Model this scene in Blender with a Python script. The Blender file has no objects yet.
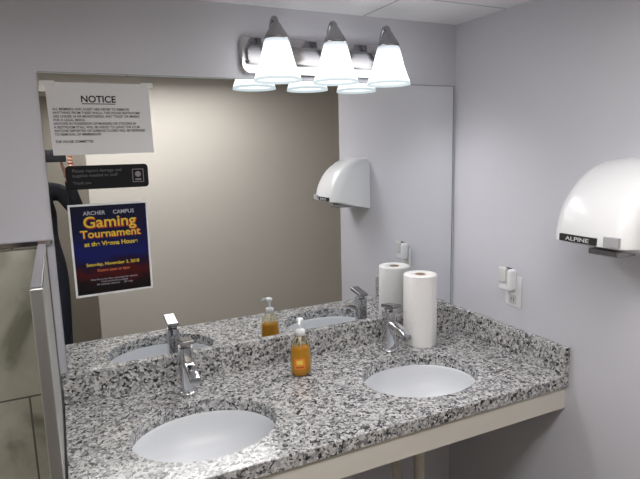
import bpy, bmesh, math, random
from mathutils import Vector, Matrix
random.seed(4)
scene=bpy.context.scene
scene.view_settings.view_transform='Standard'
COL=scene.collection

# ------------------------------------------------------------ materials
def mat(name,color=(.5,.5,.5),rough=.5,metal=0,trans=0,emit=None,estr=0,spec=None,ior=None,coat=0,sss=0):
    m=bpy.data.materials.new(name); m.use_nodes=True
    b=m.node_tree.nodes['Principled BSDF']
    b.inputs['Base Color'].default_value=(*color,1); b.inputs['Roughness'].default_value=rough
    b.inputs['Metallic'].default_value=metal; b.inputs['Transmission Weight'].default_value=trans
    if emit: b.inputs['Emission Color'].default_value=(*emit,1); b.inputs['Emission Strength'].default_value=estr
    if spec is not None: b.inputs['Specular IOR Level'].default_value=spec
    if ior: b.inputs['IOR'].default_value=ior
    if coat: b.inputs['Coat Weight'].default_value=coat; b.inputs['Coat Roughness'].default_value=.08
    if sss: b.inputs['Subsurface Weight'].default_value=sss; b.inputs['Subsurface Scale'].default_value=.01
    return m
def nt(m): return m.node_tree.nodes,m.node_tree.links,m.node_tree.nodes['Principled BSDF']
def objcoord(m):
    n,l,b=nt(m); tc=n.new('ShaderNodeTexCoord'); return tc.outputs['Object']
def bump(m,scale,strength,dist=.002,detail=3):
    n,l,b=nt(m); t=n.new('ShaderNodeTexNoise'); t.inputs['Scale'].default_value=scale; t.inputs['Detail'].default_value=detail
    l.new(objcoord(m),t.inputs['Vector'])
    bp=n.new('ShaderNodeBump'); bp.inputs['Strength'].default_value=strength; bp.inputs['Distance'].default_value=dist
    l.new(t.outputs['Fac'],bp.inputs['Height']); l.new(bp.outputs['Normal'],b.inputs['Normal']); return m
def noisecol(m,scale,c1,c2,p1=.35,p2=.65,detail=4):
    n,l,b=nt(m); t=n.new('ShaderNodeTexNoise'); t.inputs['Scale'].default_value=scale; t.inputs['Detail'].default_value=detail
    l.new(objcoord(m),t.inputs['Vector'])
    r=n.new('ShaderNodeValToRGB'); e=r.color_ramp.elements
    e[0].position=p1;e[0].color=(*c1,1);e[1].position=p2;e[1].color=(*c2,1)
    l.new(t.outputs['Fac'],r.inputs['Fac']); l.new(r.outputs['Color'],b.inputs['Base Color']); return m

M_wall=bump(noisecol(mat('wall_paint_grey',rough=.42,spec=.35),1.5,(.585,.585,.635),(.61,.61,.66)),160,.12,.001)
M_tan=bump(noisecol(mat('wall_paint_taupe',rough=.6),1.3,(.57,.535,.475),(.60,.56,.50)),160,.12,.001)
M_floor=noisecol(mat('floor_vinyl',rough=.4),8,(.20,.18,.15),(.27,.24,.20))
M_white=mat('painted_trim',(.72,.70,.66),.4)

def mk_ceiling():
    m=mat('ceiling_tile',(.62,.62,.66),.8); n,l,b=nt(m)
    s=n.new('ShaderNodeMapping'); s.inputs['Location'].default_value=(.43,.27,0); l.new(objcoord(m),s.inputs['Vector'])
    br=n.new('ShaderNodeTexBrick'); br.offset=0; br.inputs['Scale'].default_value=1
    br.inputs['Brick Width'].default_value=.61; br.inputs['Row Height'].default_value=.61; br.inputs['Mortar Size'].default_value=.004
    br.inputs['Color1'].default_value=(.76,.76,.78,1);br.inputs['Color2'].default_value=(.74,.74,.76,1);br.inputs['Mortar'].default_value=(.38,.38,.40,1)
    l.new(s.outputs['Vector'],br.inputs['Vector']); l.new(br.outputs['Color'],b.inputs['Base Color']); return m
M_ceil=mk_ceiling()

def mk_granite():
    m=mat('speckled_granite',rough=.16,spec=.5); n,l,b=nt(m); oc=objcoord(m)
    nz=n.new('ShaderNodeTexNoise'); nz.inputs['Scale'].default_value=80; nz.inputs['Detail'].default_value=3; l.new(oc,nz.inputs['Vector'])
    vm=n.new('ShaderNodeVectorMath'); vm.operation='MULTIPLY_ADD'; vm.inputs[1].default_value=(.014,.014,.014)
    l.new(nz.outputs['Color'],vm.inputs[0]); l.new(oc,vm.inputs[2])
    def vor(scale,stops):
        v=n.new('ShaderNodeTexVoronoi'); v.inputs['Scale'].default_value=scale; l.new(vm.outputs[0],v.inputs['Vector'])
        sp=n.new('ShaderNodeSeparateColor'); l.new(v.outputs['Color'],sp.inputs[0])
        r=n.new('ShaderNodeValToRGB'); r.color_ramp.interpolation='CONSTANT'
        e=r.color_ramp.elements
        while len(e)>1: e.remove(e[-1])
        e[0].position=0; e[0].color=(*stops[0][1],1)
        for p,c in stops[1:]:
            k=e.new(p); k.color=(*c,1)
        l.new(sp.outputs[0],r.inputs['Fac']); return r.outputs['Color'],sp.outputs[1]
    c1,_=vor(88,[(0,(.035,.035,.038)),(.12,(.14,.14,.145)),(.27,(.24,.24,.245)),(.46,(.38,.375,.375)),(.66,(.50,.495,.49)),(.87,(.62,.61,.60))])
    c2,g=vor(170,[(0,(.04,.04,.045)),(.15,(.18,.18,.185)),(.36,(.34,.34,.34)),(.6,(.49,.485,.48)),(.82,(.62,.615,.60))])
    mx=n.new('ShaderNodeMix'); mx.data_type='RGBA'
    st=n.new('ShaderNodeMath'); st.operation='GREATER_THAN'; st.inputs[1].default_value=.5; l.new(g,st.inputs[0])
    l.new(st.outputs[0],mx.inputs[0]); l.new(c1,mx.inputs[6]); l.new(c2,mx.inputs[7])
    l.new(mx.outputs[2],b.inputs['Base Color']); return m
M_granite=mk_granite()

def mk_marble():
    m=mat('marble_tile',rough=.25); n,l,b=nt(m); oc=objcoord(m)
    nz=n.new('ShaderNodeTexNoise'); nz.inputs['Scale'].default_value=3; nz.inputs['Detail'].default_value=8; nz.inputs['Distortion'].default_value=1.5
    l.new(oc,nz.inputs['Vector'])
    r=n.new('ShaderNodeValToRGB'); e=r.color_ramp.elements
    e[0].position=.36; e[0].color=(.30,.30,.235,1); e[1].position=.62; e[1].color=(.66,.66,.57,1)
    k=e.new(.48); k.color=(.56,.56,.47,1)
    l.new(nz.outputs['Fac'],r.inputs['Fac'])
    sp=n.new('ShaderNodeSeparateXYZ'); l.new(oc,sp.inputs[0])
    cb=n.new('ShaderNodeCombineXYZ'); l.new(sp.outputs[0],cb.inputs[0]); l.new(sp.outputs[2],cb.inputs[1])
    mp=n.new('ShaderNodeMapping'); mp.inputs['Location'].default_value=(.26,.0,0); l.new(cb.outputs[0],mp.inputs['Vector'])
    br=n.new('ShaderNodeTexBrick'); br.offset=.5; br.inputs['Scale'].default_value=1
    br.inputs['Brick Width'].default_value=.457; br.inputs['Row Height'].default_value=.455; br.inputs['Mortar Size'].default_value=.003
    l.new(mp.outputs[0],br.inputs['Vector'])
    l.new(r.outputs['Color'],br.inputs['Color1']); l.new(r.outputs['Color'],br.inputs['Color2']); br.inputs['Mortar'].default_value=(.18,.18,.15,1)
    l.new(br.outputs['Color'],b.inputs['Base Color']); return m
M_marble=mk_marble()
M_chrome=mat('chrome',(.66,.66,.68),.1,1)
M_nickel=mat('brushed_nickel',(.36,.35,.36),.22,1)
M_mirror=mat('mirror_silvering',(.86,.875,.88),.0,1)
M_medge=mat('mirror_glass_edge',(.25,.3,.3),.2)
M_porc=mat('porcelain',(.70,.72,.75),.32)
M_plastic=mat('white_plastic',(.84,.85,.86),.22)
M_plastic2=mat('offwhite_plastic',(.60,.60,.60),.4)
M_black=mat('black_plastic',(.015,.015,.018),.35)
M_dark=mat('dark_gap',(.02,.02,.02),.8)
M_paper=mat('printed_paper',(.70,.70,.71),.7)
M_ink=mat('ink_black',(.02,.02,.02),.7)
M_tape=mat('clear_tape',(.62,.62,.60),.3)
M_towel=bump(mat('paper_towel',(.82,.81,.80),.95),90,.6,.004)
M_card=mat('cardboard',(.28,.2,.13),.9)
M_apron=mat('cream_laminate',(.66,.63,.57),.45)
M_panel=noisecol(mat('partition_steel',rough=.38,metal=.55),2.5,(.50,.51,.48),(.62,.63,.60))

# ------------------------------------------------------------ helpers
def empty(name,loc=(0,0,0)):
    e=bpy.data.objects.new(name,None); e.location=loc; e.empty_display_size=.05; COL.objects.link(e); return e
def adopt(o,p):
    if p is not None:
        o.parent=p; o.matrix_parent_inverse=Matrix.Translation(-Vector(p.location))
    return o
def meshobj(name,bm,m,parent=None,smooth=False):
    me=bpy.data.meshes.new(name); bmesh.ops.recalc_face_normals(bm,faces=bm.faces); bm.to_mesh(me); bm.free()
    for x in (m if isinstance(m,(list,tuple)) else [m]): me.materials.append(x)
    if smooth:
        for p in me.polygons: p.use_smooth=True
    o=bpy.data.objects.new(name,me); COL.objects.link(o); return adopt(o,parent)
def box(name,lo,hi,m,parent=None,bev=0,seg=2,rot=None,piv=None):
    bm=bmesh.new(); bmesh.ops.create_cube(bm,size=1)
    for v in bm.verts: v.co=Vector([(lo[i]+hi[i])/2+v.co[i]*(hi[i]-lo[i]) for i in range(3)])
    if bev: bmesh.ops.bevel(bm,geom=bm.edges[:],offset=bev,segments=seg,profile=.5,affect='EDGES')
    if rot is not None:
        pv=Vector(piv) if piv else Vector([(lo[i]+hi[i])/2 for i in range(3)])
        for v in bm.verts: v.co=pv+rot@(v.co-pv)
    return meshobj(name,bm,m,parent,smooth=False)
def rings(name,rs,m,parent=None,closebot=True,closetop=True,smooth=True):
    bm=bmesh.new(); R=[[bm.verts.new(p) for p in r] for r in rs]
    for a,b in zip(R,R[1:]):
        k=len(a)
        for i in range(k): bm.faces.new((a[i],a[(i+1)%k],b[(i+1)%k],b[i]))
    if closebot: bm.faces.new(R[0])
    if closetop: bm.faces.new(R[-1])
    return meshobj(name,bm,m,parent,smooth)
def lathe(name,prof,c,m,parent=None,seg=48,close=False,sx=1,sy=1,smooth=True):
    rs=[[(c[0]+r*sx*math.cos(2*math.pi*i/seg),c[1]+r*sy*math.sin(2*math.pi*i/seg),c[2]+z) for i in range(seg)] for r,z in prof]
    return rings(name,rs,m,parent,close,close,smooth)
def tube(name,pts,r,m,parent=None,seg=12,radii=None,smoothpath=True):
    pts=[Vector(p) for p in pts]
    if smoothpath and len(pts)>2:
        out=[];P=[pts[0]]+pts+[pts[-1]]; rr=radii or [r]*len(pts); RR=[rr[0]]+list(rr)+[rr[-1]]; ro=[]
        for i in range(1,len(P)-2):
            for k in range(6):
                t=k/6;p0,p1,p2,p3=P[i-1:i+3]
                out.append(.5*((2*p1)+(-p0+p2)*t+(2*p0-5*p1+4*p2-p3)*t*t+(-p0+3*p1-3*p2+p3)*t**3)); ro.append(RR[i]*(1-t)+RR[i+1]*t)
        out.append(pts[-1]); ro.append(RR[-1]); pts=out; rr=ro
    else: rr=radii or [r]*len(pts)
    rs=[];up=None
    for i,p in enumerate(pts):
        d=(pts[min(i+1,len(pts)-1)]-pts[max(i-1,0)]).normalized()
        if up is None: up=d.orthogonal().normalized()
        up=(up-d*up.dot(d)).normalized(); s=d.cross(up)
        rs.append([p+rr[i]*(math.cos(2*math.pi*k/seg)*up+math.sin(2*math.pi*k/seg)*s) for k in range(seg)])
    return rings(name,rs,m,parent)
def text(name,s,size,loc,m,parent,rot=(math.pi/2,0,0),align='CENTER',ext=.0002,bold=0,sx=1):
    cu=bpy.data.curves.new(name,'FONT'); cu.body=s; cu.size=size; cu.align_x=align; cu.extrude=ext; cu.offset=bold; cu.space_line=1.05
    o=bpy.data.objects.new(name+'_tmp',cu); COL.objects.link(o); bpy.context.view_layer.update()
    me=bpy.data.meshes.new_from_object(o.evaluated_get(bpy.context.evaluated_depsgraph_get())); bpy.data.objects.remove(o)
    from mathutils import Euler
    mw=Matrix.Translation(loc)@Euler(rot).to_matrix().to_4x4()@Matrix.Diagonal((sx,1,1,1)); me.transform(mw)
    me.materials.clear(); me.materials.append(m)
    t=bpy.data.objects.new(name,me); COL.objects.link(t); return adopt(t,parent)
def shade_auto(o,ang=35):
    for p in o.data.polygons: p.use_smooth=True
    try: o.data.set_sharp_from_angle(angle=math.radians(ang))
    except Exception: pass
    return o

# ------------------------------------------------------------ room
H=2.112; YB=-1.86
box('floor',(-2.5,-3.4,-.1),(.9,.1,0),M_floor)
box('ceiling',(-2.5,-3.4,H),(.9,.1,H+.1),M_ceil)
box('wall_back',(-2.5,0,0),(.1,.1,H),M_wall)
box('wall_right',(0,-1.03,0),(.1,0,H),M_wall)
box('wall_recess',(.1,-1.03,0),(.9,-.93,H),M_tan)
box('wall_recess_side',(.8,-1.96,0),(.9,-1.03,H),M_tan)
box('wall_left',(-2.5,YB,0),(-2.4,0,H),M_tan)
wf=empty('wall_front',(0,YB,0))
box('wall_panel_right',(-1.30,YB-.1,0),(.8,YB,H),M_tan,wf)
box('wall_panel_left',(-2.5,YB-.1,0),(-2.16,YB,H),M_tan,wf)
box('wall_header',(-2.16,YB-.1,2.03),(-1.30,YB,H),M_tan,wf)
box('wall_hall_left',(-2.5,-3.3,0),(-2.4,YB-.1,H),M_tan)
box('wall_hall_right',(-.6,-3.3,0),(-.5,YB-.1,H),M_tan)
box('wall_hall_back',(-2.5,-3.4,0),(-.5,-3.3,H),M_tan)
dr=empty('door_1',(-1.73,YB,0))
box('jamb_left',(-2.16,YB-.1,0),(-2.14,YB,2.03),M_tan,dr); box('jamb_right',(-1.32,YB-.1,0),(-1.30,YB,2.03),M_tan,dr)
box('jamb_head',(-2.14,YB-.1,2.01),(-1.32,YB,2.03),M_tan,dr)
box('baseboard_front',(-1.25,YB,0),(.8,YB+.012,.1),M_white,None)
box('wall_tile_wainscot',(-2.39,-.012,0),(-1.566,-.0005,1.372),M_marble)
box('trim_1',(-2.39,-.02,1.372),(-1.523,-.0005,1.388),M_chrome,bev=.002)
pt=empty('vanity_side_partition',(-1.55,-.32,0))
box('panel',(-1.560,-.632,0),(-1.544,-.022,1.368),M_panel,pt)
box('front_rail',(-1.564,-.645,0),(-1.540,-.630,1.38),mat('satin_aluminium',(.62,.62,.61),.3,.9),pt,bev=.002)
box('top_rail',(-1.563,-.64,1.366),(-1.541,-.022,1.382),M_chrome,pt,bev=.002)
box('wall_channel',(-1.563,-.034,0),(-1.540,-.0125,1.37),M_nickel,pt,bev=.001)

# ------------------------------------------------------------ vanity counter
SINKS=[(-1.178,-.36),(-.428,-.355)]; SA,SB=.207,.172
van=empty('vanity_countertop',(-.77,-.3,.84))
slab=box('granite_slab',(-1.538,-.609,.82),(0,0,.86),M_granite,van,bev=.003)
for sx,sy in SINKS:
    bm=bmesh.new(); n=96
    a=[bm.verts.new((sx+SA*math.cos(t*2*math.pi/n),sy+SB*math.sin(t*2*math.pi/n),.78)) for t in range(n)]
    b=[bm.verts.new((v.co.x,v.co.y,.9)) for v in a]
    for i in range(n): bm.faces.new((a[i],a[(i+1)%n],b[(i+1)%n],b[i]))
    bm.faces.new(a[::-1]); bm.faces.new(b)
    cut=meshobj('cut',bm,M_granite)
    md=slab.modifiers.new('b','BOOLEAN'); md.object=cut; md.operation='DIFFERENCE'; md.solver='EXACT'
    bpy.context.view_layer.update()
    me=bpy.data.meshes.new_from_object(slab.evaluated_get(bpy.context.evaluated_depsgraph_get()))
    slab.modifiers.clear(); slab.data=me; bpy.data.objects.remove(cut)
box('backsplash',(-1.538,-.02,.86),(0,0,.96),M_granite,van,bev=.002)
box('side_splash',(-.02,-.609,.86),(0,-.0202,.96),M_granite,van,bev=.002)
box('apron',(-1.538,-.600,.742),(-.001,-.580,.82),M_apron,van)
box('wall_cleat',(-1.538,-.03,.76),(-.001,-.001,.82),M_apron,van)

M_pvc=mat('pvc_pipe',(.6,.57,.5),.4)
for sx,sy in SINKS:
    s=empty('undermount_sink',(sx,sy,.8))
    lathe('bowl',[(1.09,.8195),(1.0,.8195),(.985,.812),(.965,.79),(.92,.762),(.84,.737),(.70,.717),(.5,.706),(.25,.701),(.11,.699)],(sx,sy,0),M_porc,s,96,sx=SA,sy=SB)
    lathe('drain_flange',[(.030,.7005),(.028,.7035),(.020,.7025),(.016,.694),(.0001,.693)],(sx,sy,0),M_chrome,s,32)
    lathe('drain_stopper',[(.014,.696),(.014,.703),(.010,.706),(.0001,.7065)],(sx,sy,0),M_chrome,s,24)
    tube('tailpiece',[(sx,sy,.70),(sx,sy,.42)],.019,M_pvc,s,20)
    tube('trap',[(sx,sy,.44),(sx,sy+.02,.36),(sx,sy+.08,.34),(sx,sy+.13,.38),(sx,sy+.16,.46),(sx,sy+.22,.48),(sx,-.001,.48)],.019,M_pvc,s,20)

# ------------------------------------------------------------ faucets
def faucet(x,y):
    f=empty('sink_faucet',(x,y,.8602)); z=.8602
    lathe('base_ring',[(.0001,0),(.031,0),(.031,.005),(.027,.009),(.0001,.009)],(x,y,z),M_chrome,f,40)
    secs=[(.021,.024,.006),(.020,.022,.06),(.020,.023,.10),(.021,.024,.128)]
    def rr(hx,hy,cx,cy,cz,k=5):
        pts=[];r=.008
        for qx,qy,a0 in ((1,1,0),(-1,1,90),(-1,-1,180),(1,-1,270)):
            for i in range(k):
                a=math.radians(a0+90*i/(k-1)); pts.append((cx+qx*(hx-r)+r*math.cos(a),cy+qy*(hy-r)+r*math.sin(a),cz))
        return pts
    shade_auto(rings('body',[rr(a,b,x,y,z+c) for a,b,c in secs],M_chrome,f))
    path=[(-.005,.086,.013),(-.04,.088,.0125),(-.08,.084,.011),(-.110,.077,.010),(-.125,.070,.009)]
    rs=[]
    for yy,zz,hh in path:
        ring=[]
        for i in range(20):
            a=2*math.pi*i/20; ca,sa=math.cos(a),math.sin(a)
            ring.append((x+.017*math.copysign(abs(ca)**.5,ca),y+yy,z+zz+hh*math.copysign(abs(sa)**.5,sa)))
        rs.append(ring)
    shade_auto(rings('spout',rs,M_chrome,f),50)
    tube('aerator',[(x,y-.112,z+.072),(x,y-.114,z+.058)],.009,M_nickel,f,20)
    lathe('cartridge_collar',[(.0001,.127),(.016,.127),(.016,.142),(.0001,.142)],(x,y,z),M_nickel,f,32)
    box('lever_handle',(x-.020,y-.060,z+.139),(x+.020,y+.026,z+.150),M_nickel,f,bev=.004,rot=Matrix.Rotation(math.radians(-8),3,'X'),piv=(x,y,z+.138))
    f.scale=(1,1,1.24)
faucet(-1.172,-.112); faucet(-.397,-.112)

# ------------------------------------------------------------ mirror and notices
mr=empty('wall_mirror',(-.76,0,1.4))
MX0,MX1,MZ0,MZ1=-1.519,-.012,.9605,1.874
box('backing',(MX0+.001,-.003,MZ0),(MX1-.001,0,MZ1-.001),M_medge,mr)
box('glass',(MX0,-.006,MZ0),(MX1,-.003,MZ1),M_mirror,mr)
box('edge_strip_top',(MX0,-.0068,MZ1-.002),(MX1,0,MZ1+.001),M_medge,mr)
box('edge_strip_right',(MX1-.003,-.0068,MZ0),(MX1+.001,0,MZ1),M_medge,mr)

def skewsheet(name,c,y,m,parent,t=.0006):
    bm=bmesh.new(); a=[bm.verts.new((p[0],y,p[1])) for p in c]; b=[bm.verts.new((p[0],y-t,p[1])) for p in c]
    for i in range(len(c)): bm.faces.new((a[i],a[(i+1)%len(c)],b[(i+1)%len(c)],b[i]))
    bm.faces.new(a); bm.faces.new(b[::-1]); return meshobj(name,bm,m,parent)
YM=-.0062
nb=empty('paper_notice',(-1.355,YM,1.74))
skewsheet('sheet',[(-1.497,1.635),(-1.209,1.637),(-1.212,1.846),(-1.502,1.846)],YM,M_paper,nb)
text('title','NOTICE',.027,(-1.36,YM-.0009,1.790),M_ink,nb,bold=.0007)
box('title_underline',(-1.407,YM-.0011,1.784),(-1.313,YM-.0008,1.7865),M_ink,nb)
body=["ALL MEMBERS AND GUEST ARE NEVER TO REMOVE","ANYTHING FROM THESE WALLS. THE HOUSE RESTROOMS","ARE UNDER 24 HR MONITORING. ANY \"TAGS\" OR MARKS",
"FOR A LEGAL BRING.","ANYONE IN POSSESSION OF MARKERS OR STICKERS IN","A RESTROOM STALL WILL BE ASKED TO LEAVE THE CLUB.","ANYONE REPORTED OF DAMAGE CLOSES WILL BE REFERRED","TO REMOVAL OF MEMBERSHIP.","","THE HOUSE COMMITTEE"]
text('body_text',"\n".join(body),.0100,(-1.488,YM-.0009,1.766),M_ink,nb,align='LEFT',bold=.0002,sx=.93)
box('tape_1',(-1.515,YM-.0011,1.835),(-1.475,YM-.0007,1.850),M_tape,nb); box('tape_2',(-1.235,YM-.0011,1.835),(-1.198,YM-.0007,1.850),M_tape,nb)

sg=empty('wall_sign',(-1.355,YM,1.57))
pts=[]
for cx,cz,a0 in ((-1.243,1.592,0),(-1.459,1.592,90),(-1.459,1.542,180),(-1.243,1.542,270)):
    for i in range(5):
        a=math.radians(a0+i*22.5); pts.append((cx+.011*math.cos(a),cz+.011*math.sin(a)))
M_sign=mat('sign_black',(.006,.006,.008),.6,spec=.2)
skewsheet('plate',pts,YM,M_sign,sg,.003)
M_gtxt=mat('sign_text',(.12,.12,.13),.6); M_pink=mat('sign_emblem',(.22,.19,.21),.5)
text('sign_line_1','Please report damage and\nsupplies needed to staff',.0135,(-1.452,YM-.0034,1.583),M_gtxt,sg,align='LEFT')
text('sign_line_2','Thank you',.012,(-1.452,YM-.0034,1.547),M_gtxt,sg,align='LEFT')
box('emblem_frame',(-1.280,YM-.0036,1.547),(-1.246,YM-.0028,1.588),M_pink,sg)
box('emblem_inner',(-1.278,YM-.0039,1.549),(-1.248,YM-.0034,1.586),M_sign,sg)
lathe('emblem_dot',[(.0001,0),(.009,0)],(0,0,0),M_pink,sg,20).data.transform(Matrix.Translation((-1.263,YM-.0042,1.572))@Matrix.Rotation(math.pi/2,4,'X'))
box('emblem_bar',(-1.272,YM-.0042,1.553),(-1.254,YM-.0038,1.558),M_pink,sg)

ps=empty('event_poster',(-1.36,YM,1.34))
skewsheet('paper',[(-1.474,1.196),(-1.243,1.200),(-1.241,1.486),(-1.474,1.486)],YM,M_paper,ps)
def mk_poster():
    m=mat('poster_print',rough=.6,spec=.2); n,l,b=nt(m); oc=objcoord(m)
    sp=n.new('ShaderNodeSeparateXYZ'); l.new(oc,sp.inputs[0])
    mr_=n.new('ShaderNodeMapRange'); mr_.inputs[1].default_value=1.2; mr_.inputs[2].default_value=1.48; l.new(sp.outputs[2],mr_.inputs[0])
    nz=n.new('ShaderNodeTexNoise'); nz.inputs['Scale'].default_value=18; nz.inputs['Detail'].default_value=6; l.new(oc,nz.inputs['Vector'])
    ad=n.new('ShaderNodeMath'); ad.operation='MULTIPLY_ADD'; ad.inputs[1].default_value=.35; l.new(nz.outputs['Fac'],ad.inputs[0]); 
    sb=n.new('ShaderNodeMath'); sb.operation='SUBTRACT'; sb.inputs[1].default_value=.17; l.new(mr_.outputs[0],sb.inputs[0]); l.new(sb.outputs[0],ad.inputs[2])
    r=n.new('ShaderNodeValToRGB'); e=r.color_ramp.elements
    e[0].position=0; e[0].color=(.003,.003,.004,1); e[1].position=1; e[1].color=(.003,.004,.02,1)
    for p,c in ((.14,(.008,.002,.003)),(.25,(.06,.003,.004)),(.34,(.010,.003,.02)),(.47,(.004,.008,.10)),(.62,(.004,.006,.06)),(.78,(.003,.004,.03))):
        k=e.new(p); k.color=(*c,1)
    l.new(ad.outputs[0],r.inputs['Fac']); l.new(r.outputs['Color'],b.inputs['Base Color']); return m
skewsheet('print_area',[(-1.468,1.203),(-1.249,1.206),(-1.247,1.480),(-1.468,1.480)],YM-.0007,mk_poster(),ps,.0002)
M_yel=mat('ink_yellow',(.66,.50,.03),.5); M_red=mat('ink_red',(.42,.015,.015),.5); M_wh=mat('ink_white',(.40,.40,.46),.5); M_or=mat('ink_orange',(.5,.12,.03),.5)
yt=YM-.0012
text('header','ARCHER     CAMPUS',.0165,(-1.358,yt,1.452),M_wh,ps,bold=.0003)
text('title_1_shadow','Gaming',.048,(-1.3565,yt,1.411),M_red,ps,bold=.0018,sx=1.05)
text('title_1','Gaming',.048,(-1.358,yt-.0006,1.4135),M_yel,ps,bold=.0005,sx=1.05)
text('title_2_shadow','Tournament',.033,(-1.3568,yt,1.380),M_red,ps,bold=.0012,sx=1.06)
text('title_2','Tournament',.033,(-1.358,yt-.0006,1.382),M_yel,ps,bold=.0004,sx=1.06)
text('title_3','at the Vienna House',.019,(-1.358,yt,1.355),M_yel,ps,bold=.0005)
text('date','Saturday, November 3, 2018',.0135,(-1.358,yt,1.292),M_yel,ps,bold=.0003)
text('time','Doors open at 6pm',.012,(-1.358,yt,1.273),M_or,ps,bold=.0003)
text('small_print','Entry fee at the door and prizes for winners\nFood and drinks available\nAll consoles welcome     18+ only',.0078,(-1.358,yt,1.246),M_wh,ps)

# ------------------------------------------------------------ vanity light
vl=empty('vanity_light_fixture',(-.61,-.06,1.95))
def plate(name,x0,x1,z0,z1,y0,y1,m,r):
    pts=[]
    for cx,cz,a0 in ((x1-r,z1-r,0),(x0+r,z1-r,90),(x0+r,z0+r,180),(x1-r,z0+r,270)):
        for i in range(9):
            a=math.radians(a0+i*11.25); pts.append((cx+r*math.cos(a),cz+r*math.sin(a)))
    cx=(x0+x1)/2; cz=(z0+z1)/2; L=[]
    for y,k in ((y0,0),(y0+(y1-y0)*.6,0),(y1-.0,.006)):
        L.append([(p[0]-math.copysign(k,p[0]-cx),y,p[1]-math.copysign(k,p[1]-cz)) for p in pts])
    return shade_auto(rings(name,L,m,vl),30)
plate('backplate',-.912,-.275,1.886,2.012,0,-.018,M_chrome,.030)
plate('backplate_ridge',-.895,-.295,1.918,1.982,-.018,-.030,M_nickel,.016)
def mk_shade():
    m=bpy.data.materials.new('frosted_glass_lit'); m.use_nodes=True; n=m.node_tree.nodes; l=m.node_tree.links; n.clear()
    o=n.new('ShaderNodeOutputMaterial'); em=n.new('ShaderNodeEmission'); gl=n.new('ShaderNodeBsdfGlossy'); gl.inputs['Roughness'].default_value=.1
    tc=n.new('ShaderNodeTexCoord'); sp=n.new('ShaderNodeSeparateXYZ'); l.new(tc.outputs['Object'],sp.inputs[0])
    mp=n.new('ShaderNodeMapRange'); mp.inputs[1].default_value=1.853; mp.inputs[2].default_value=1.99; l.new(sp.outputs[2],mp.inputs[0])
    r=n.new('ShaderNodeValToRGB'); e=r.color_ramp.elements; e[0].position=0; e[0].color=(.22,.25,.26,1); e[1].position=1; e[1].color=(.19,.21,.23,1)
    for p,c in ((.06,(.24,.27,.28)),(.09,(.55,.58,.6)),(.14,(1,1,1)),(.55,(1,1,1)),(.8,(.42,.43,.45)),(.93,(.24,.26,.28))):
        k=e.new(p); k.color=(*c,1)
    l.new(mp.outputs[0],r.inputs['Fac']); l.new(r.outputs['Color'],em.inputs['Color']); em.inputs['Strength'].default_value=3.2
    ad=n.new('ShaderNodeMixShader'); ad.inputs[0].default_value=.06; l.new(em.outputs[0],ad.inputs[1]); l.new(gl.outputs[0],ad.inputs[2]); l.new(ad.outputs[0],o.inputs[0]); return m
M_shade=mk_shade()
M_bulb=mat('bulb_lit',(1,1,1),.5,emit=(1,.98,.98),estr=125)
for x in (-.823,-.612,-.401):
    y=-.122
    tube('arm',[(x,-.02,1.953),(x,-.045,1.955),(x,-.070,1.980),(x,-.080,2.025),(x,-.098,2.050),(x,y+.004,2.046),(x,y-.002,2.03)],.0085,M_nickel,vl,14)
    lathe('socket_cap',[(.0001,2.036),(.013,2.034),(.018,2.026),(.025,2.014),(.033,2.002),(.038,1.992),(.039,1.984),(.0001,1.986)],(x,y,0),M_nickel,vl,40)
    k=.94
    lathe('shade',[(r_*k,z_) for r_,z_ in [(.037,1.990),(.044,1.975),(.050,1.952),(.056,1.927),(.064,1.902),(.073,1.880),(.080,1.864),(.083,1.854),(.080,1.854),(.077,1.864),(.070,1.880),(.061,1.902),(.053,1.927),(.047,1.952),(.041,1.975)]],(x,y,0),M_shade,vl,56)
    lathe('bulb',[(.0001,1.874),(.012,1.876),(.022,1.884),(.028,1.898),(.028,1.912),(.022,1.931),(.014,1.950),(.013,1.984)],(x,y,0),M_bulb,vl,24)

# ------------------------------------------------------------ hand dryer (quarter-round profile, rounded sides)
hd=empty('hand_dryer',(0,-.81,1.45))
YD0,YD1=-.935,-.690; XP=.224; ZT_=1.590; ZB_=1.362
def dryer_ring(y,inset):
    pts=[]; n=28; P=XP-inset; Z1=ZT_-inset
    for i in range(n+1):
        a=math.pi/2*i/n; ca,sa=math.cos(a),math.sin(a)
        pts.append((-P*ca**1.06, y, ZB_+(Z1-ZB_)*sa))
    pts.append((0,y,1.318)); pts.append((-P*.5,y,1.336)); 
    return pts
rs=[]
for y,ins in ((YD1,.050),(YD1-.004,.034),(YD1-.012,.020),(YD1-.026,.009),(YD1-.048,.002),(-.81,-.002),(YD0+.048,.002),(YD0+.026,.009),(YD0+.012,.020),(YD0+.004,.034),(YD0,.050)):
    rs.append(dryer_ring(y,ins))
shade_auto(rings('housing',rs,M_plastic,hd),40)
box('air_outlet',(-.15,-.86,1.322),(-.07,-.77,1.340),M_nickel,hd,bev=.003)
box('sensor_window',(-.2275,-.915,1.366),(-.217,-.872,1.392),mat('sensor_grey',(.42,.42,.44),.3),hd,bev=.001)
box('brand_label',(-.2282,-.852,1.364),(-.217,-.735,1.384),M_dark,hd,bev=.0008)
text('label_text','ALPINE',.0155,(-.2288,-.7935,1.3685),mat('label_silver',(.65,.65,.67),.4),hd,rot=(math.pi/2,0,-math.pi/2),sx=1.5,bold=.0002)

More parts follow.
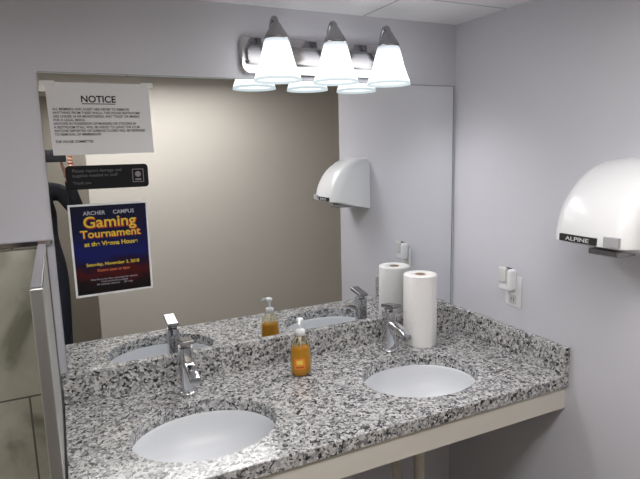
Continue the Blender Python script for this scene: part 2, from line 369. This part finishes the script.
# ------------------------------------------------------------ plug-in freshener
of=empty('wall_outlet',(0,-.352,1.10))
shade_auto(box('cover_plate',(-.006,-.390,1.040),(0,-.314,1.158),M_plastic,of,bev=.0028))
box('receptacle',(-.008,-.370,1.050),(-.005,-.336,1.085),M_plastic2,of,bev=.001)
box('slot_1',(-.0085,-.360,1.062),(-.0075,-.358,1.074),M_dark,of); box('slot_2',(-.0085,-.348,1.062),(-.0075,-.346,1.074),M_dark,of)
af=empty('plug_in_air_freshener',(-.03,-.345,1.14))
shade_auto(box('housing',(-.052,-.376,1.104),(-.0085,-.318,1.186),M_plastic,af,bev=.013,seg=4))
shade_auto(box('oil_window',(-.060,-.366,1.135),(-.045,-.328,1.194),M_plastic2,af,bev=.007,seg=3))
box('vent',(-.045,-.362,1.184),(-.02,-.332,1.1875),M_dark,af,bev=.001)

# ------------------------------------------------------------ paper towel roll
tr=empty('paper_towel_roll',(-.24,-.097,.86)); c=(-.24,-.097,.8605)
lathe('sheets',[(.021,.002),(.064,0),(.0655,.003),(.066,.14),(.0655,.277),(.064,.281),(.045,.282),(.021,.280),(.021,.002)],c,M_towel,tr,72)
lathe('core',[(.0205,.001),(.0205,.281),(.0190,.281),(.0190,.001)],c,M_card,tr,40)
bm=bmesh.new(); rs=[]
for zz in (.0,.28):
    rs.append([bm.verts.new((c[0]+(.0665+.00024*i)*math.cos(math.radians(-150+i*5)),c[1]+(.0665+.00024*i)*math.sin(math.radians(-150+i*5)),c[2]+zz)) for i in range(14)])
for i in range(13): bm.faces.new((rs[0][i],rs[0][i+1],rs[1][i+1],rs[1][i]))
meshobj('loose_sheet',bm,M_towel,tr,True)

# ------------------------------------------------------------ soap bottle
c=(-.787,-.155,.8603); sb=empty('soap_bottle',c)
M_glassy=mat('clear_plastic',(.95,.93,.80),.04,trans=1,ior=1.3)
M_liq=mat('orange_soap',(1,.5,.04),.1,trans=.4,ior=1.33)
M_lab=mat('soap_label',(.80,.26,.02),.4); M_lab2=mat('soap_label_mark',(.85,.6,.1),.4)
lathe('liquid',[(.0001,.003),(.028,.003),(.032,.012),(.033,.05),(.031,.085),(.029,.092),(.0001,.092)],c,M_liq,sb,40,sx=1.08,sy=.8)
lathe('bottle',[(.0001,0),(.030,0),(.0345,.010),(.0355,.05),(.0335,.09),(.028,.112),(.018,.124),(.0135,.129),(.0135,.136),(.0125,.136),(.0125,.129),(.0168,.1235),(.0268,.111),(.0322,.09),(.0342,.05),(.0332,.011),(.029,.0015),(.0001,.0015)],c,M_glassy,sb,40,sx=1.08,sy=.8)
def label(name,a0,a1,z0_,z1_,m,k):
    bm=bmesh.new(); A=[];B=[]
    for i in range(17):
        a=math.radians(a0+(a1-a0)*i/16); x=.0362*k*1.08*math.cos(a);y=.0362*k*.8*math.sin(a)
        A.append(bm.verts.new((c[0]+x,c[1]+y,c[2]+z0_)));B.append(bm.verts.new((c[0]+x,c[1]+y,c[2]+z1_)))
    for i in range(16): bm.faces.new((A[i],A[i+1],B[i+1],B[i]))
    meshobj(name,bm,m,sb,True)
label('label',-145,-85,.026,.062,M_lab,1); label('label_mark',-132,-98,.042,.056,M_lab2,1.006); label('label_text',-135,-92,.031,.035,mat('label_dark',(.35,.06,.01),.5),1.006)
lathe('pump_collar',[(.0001,.131),(.016,.131),(.0165,.147),(.011,.151),(.0001,.151)],c,M_plastic,sb,32)
lathe('pump_stem',[(.005,.150),(.005,.172),(.012,.174),(.0125,.183),(.008,.186),(.0001,.186)],c,M_plastic,sb,24)
tube('pump_nozzle',[(c[0],c[1],c[2]+.179),(c[0]-.010,c[1]-.018,c[2]+.179),(c[0]-.017,c[1]-.032,c[2]+.173)],.0045,M_plastic,sb,12)
tube('dip_tube',[(c[0],c[1],c[2]+.135),(c[0]+.004,c[1],c[2]+.01)],.0025,M_plastic,sb,8)
sb.scale=(1,1,1.10)

# ------------------------------------------------------------ person taking the photo (seen in the mirror)
PX,PY=-1.64,-2.18; HS=-.05
pe=empty('person',(PX,PY,0))
M_jac=noisecol(mat('dark_jacket',rough=.85),40,(.010,.010,.016),(.02,.02,.03)); M_jean=mat('dark_jeans',(.015,.02,.035),.85)
M_skin=mat('skin',(.48,.27,.19),.5,sss=.1); M_hair=noisecol(mat('brown_hair',rough=.5),60,(.035,.018,.01),(.08,.04,.02)); M_shoe=mat('shoes',(.03,.03,.03),.6)
def skin(name,vs,es,rad,m,parent,sub=2,root=0):
    me=bpy.data.meshes.new(name); me.from_pydata([(PX+a,PY+b,c_) for a,b,c_ in vs],es,[])
    o=bpy.data.objects.new(name+'_t',me); COL.objects.link(o)
    o.modifiers.new('s','SKIN'); me=o.data
    for i,r in enumerate(rad):
        me.skin_vertices[0].data[i].radius=r if isinstance(r,tuple) else (r,r)
    me.skin_vertices[0].data[root].use_root=True
    sd=o.modifiers.new('d','SUBSURF'); sd.levels=sub; sd.render_levels=sub
    bpy.context.view_layer.update()
    nm=bpy.data.meshes.new_from_object(o.evaluated_get(bpy.context.evaluated_depsgraph_get())); bpy.data.objects.remove(o)
    nm.materials.clear()
    for x in (m if isinstance(m,(list,tuple)) else [m]): nm.materials.append(x)
    for p in nm.polygons: p.use_smooth=True
    r=bpy.data.objects.new(name,nm); COL.objects.link(r); return adopt(r,parent)
vs=[(0,0,.95),(0,.0,1.10),(0,.01,1.28),(0,0,1.41),(0,.01,1.50),(0,.015,1.56),
 (.17,0,1.40),(.26,.15,1.26),(.262+HS,.275,1.50),(-.17,0,1.40),(-.15,.18,1.25),(.105+HS,.275,1.49),
 (.09,0,.88),(.10,.02,.48),(.10,-.01,.10),(.11,.10,.035),(-.09,0,.88),(-.10,.02,.48),(-.10,-.01,.10),(-.11,.10,.035)]
es=[(0,1),(1,2),(2,3),(3,4),(4,5),(3,6),(6,7),(7,8),(3,9),(9,10),(10,11),(0,12),(12,13),(13,14),(14,15),(0,16),(16,17),(17,18),(18,19)]
rad=[(.13,.10),(.125,.095),(.15,.105),(.10,.075),.052,.05,.062,.046,.027,.062,.046,.027,.088,.058,.038,(.04,.032),.088,.058,.038,(.04,.032)]
b_=skin('body',vs,es,rad,[M_jac,M_jean,M_skin,M_shoe],pe)
for p in b_.data.polygons:
    z=p.center.z; y=p.center.y-PY
    p.material_index=3 if z<.09 else 1 if z<.93 else 2 if (z>1.485 and y<.1) or (y>.255 and z>1.47) else 0
bm=bmesh.new(); bmesh.ops.create_uvsphere(bm,u_segments=48,v_segments=32,radius=1)
for v in bm.verts:
    x,y,z=v.co
    w=.076*(1-.22*max(0,-z)**1.5); d=.095
    X=x*w; Y=y*d; Z=z*.118
    if y>0:
        Y+=.020*math.exp(-((x/.13)**2)-(((z+.12)/.16)**2))+.010*math.exp(-((x/.16)**2)-(((z+.28)/.08)**2))
        Y-=.010*(math.exp(-(((x-.38)/.16)**2)-(((z-.05)/.10)**2))+math.exp(-(((x+.38)/.16)**2)-(((z-.05)/.10)**2)))
        Y+=.006*math.exp(-((x/.3)**2)-(((z+.52)/.07)**2))+.010*math.exp(-((x/.25)**2)-(((z+.85)/.15)**2))
    v.co=(PX+X+.01,PY+Y+.035,1.655+Z)
meshobj('head',bm,M_skin,pe,True)
bm=bmesh.new(); bmesh.ops.create_uvsphere(bm,u_segments=40,v_segments=28,radius=1)
dl=[v for v in bm.verts if (v.co.y>.35 and v.co.z<.42) or v.co.z<-.55]
bmesh.ops.delete(bm,geom=dl,context='VERTS')
for v in bm.verts: v.co=(PX+.01+v.co.x*.086,PY+.025+v.co.y*.106,1.668+v.co.z*.122+.002*math.sin(v.co.x*30))
meshobj('hair',bm,M_hair,pe,True)
M_eye=mat('eye',(.6,.6,.6),.2); M_lip=mat('lips',(.35,.12,.10),.5)
for s in (-1,1):
    lathe('eye',[(.0001,-.009),(.006,-.007),(.009,0),(.006,.007),(.0001,.009)],(PX+.01+s*.029,PY+.113,1.661),M_eye,pe,16)
    lathe('iris',[(.0001,-.004),(.004,0),(.0001,.004)],(PX+.01+s*.029,PY+.119,1.661),M_dark,pe,12)
    tube('ear',[(PX+.01+s*.078,PY+.03,1.68),(PX+.01+s*.088,PY+.018,1.668),(PX+.01+s*.084,PY+.022,1.645),(PX+.01+s*.077,PY+.034,1.63)],.007,M_skin,pe,10)
tube('mouth',[(PX-.012,PY+.124,1.594),(PX+.01,PY+.131,1.593),(PX+.032,PY+.124,1.594)],.004,M_lip,pe,8)
def hand(s,wx):
    w=(wx,.272,1.49); k=(wx+.012*s,.305,1.560)
    skin('palm',[w,(wx+.004*s,.286,1.525),k],[(0,1),(1,2)],[(.024,.02),(.034,.016),(.036,.014)],M_skin,pe)
    for i in range(4):
        zz=1.560+.020*i; ln=(.9,1.0,.95,.78)[i]; x0=wx+.030*s
        skin('finger_%d'%(i+1),[(wx+.012*s,.306,1.556+.012*i),(x0,.325,zz+.01),(x0-.006*s,.350,zz+.014),(x0-.006*s-.022*s*ln,.3612,zz+.014)],[(0,1),(1,2),(2,3)],[.010,.0092,.0085,.0072],M_skin,pe,2)
    skin('thumb',[(wx-.012*s,.292,1.53),(wx-.022*s,.312,1.565),(wx-.030*s,.326,1.60)],[(0,1),(1,2)],[.013,.0105,.009],M_skin,pe,2)
hand(1,.262+HS); hand(-1,.105+HS)
ph=empty('mobile_phone',(-1.507,-1.829,1.634))
shade_auto(box('body',(-1.585,-1.834,1.597),(-1.430,-1.826,1.672),M_black,ph,bev=.003))
box('screen',(-1.580,-1.8350,1.601),(-1.435,-1.8338,1.668),mat('phone_screen',(.02,.02,.02),.1,emit=(.5,.5,.55),estr=.3),ph)

# ------------------------------------------------------------ added fill light panels on the ceiling, in the room and the hall
def fill_panel(name,x0,x1,y0,y1,st,colr):
    e=empty(name,((x0+x1)/2,(y0+y1)/2,H)); t=.02
    box('frame_a',(x0-t,y0-t,H-.03),(x1+t,y0,H),M_white,e); box('frame_b',(x0-t,y1,H-.03),(x1+t,y1+t,H),M_white,e)
    box('frame_c',(x0-t,y0,H-.03),(x0,y1,H),M_white,e); box('frame_d',(x1,y0,H-.03),(x1+t,y1,H),M_white,e)
    box('diffuser',(x0,y0,H-.022),(x1,y1,H-.014),mat(name+'_lens',(1,1,1),.5,emit=colr,estr=st),e)
fill_panel('fill_light_panel',-1.90,-.35,-1.55,-1.15,10.8,(1,.975,.975))  # added out of view as fill for walls and counter
fill_panel('fill_light_panel',-1.4,-1.0,-2.9,-2.5,10,(1,.95,.90))  # added hall fill, lights the person in the doorway

# ------------------------------------------------------------ world + camera
w=bpy.data.worlds.new('World'); scene.world=w; w.use_nodes=True; w.node_tree.nodes['Background'].inputs[0].default_value=(.05,.05,.06,1)
yaw,pitch,roll=.4480,.1638,-.0243
f=Vector((math.sin(yaw)*math.cos(pitch),math.cos(yaw)*math.cos(pitch),-math.sin(pitch)))
r=Vector((math.cos(yaw),-math.sin(yaw),0)); u=r.cross(f)
r2=math.cos(roll)*r+math.sin(roll)*u; u2=-math.sin(roll)*r+math.cos(roll)*u
cd=bpy.data.cameras.new('Camera'); cam=bpy.data.objects.new('Camera',cd); COL.objects.link(cam)
cam.matrix_world=Matrix(((r2.x,u2.x,-f.x,-1.4985),(r2.y,u2.y,-f.y,-1.8120),(r2.z,u2.z,-f.z,1.6336),(0,0,0,1)))
cd.sensor_width=36; cd.lens=543.83/640*36; cd.clip_start=.01
scene.camera=cam
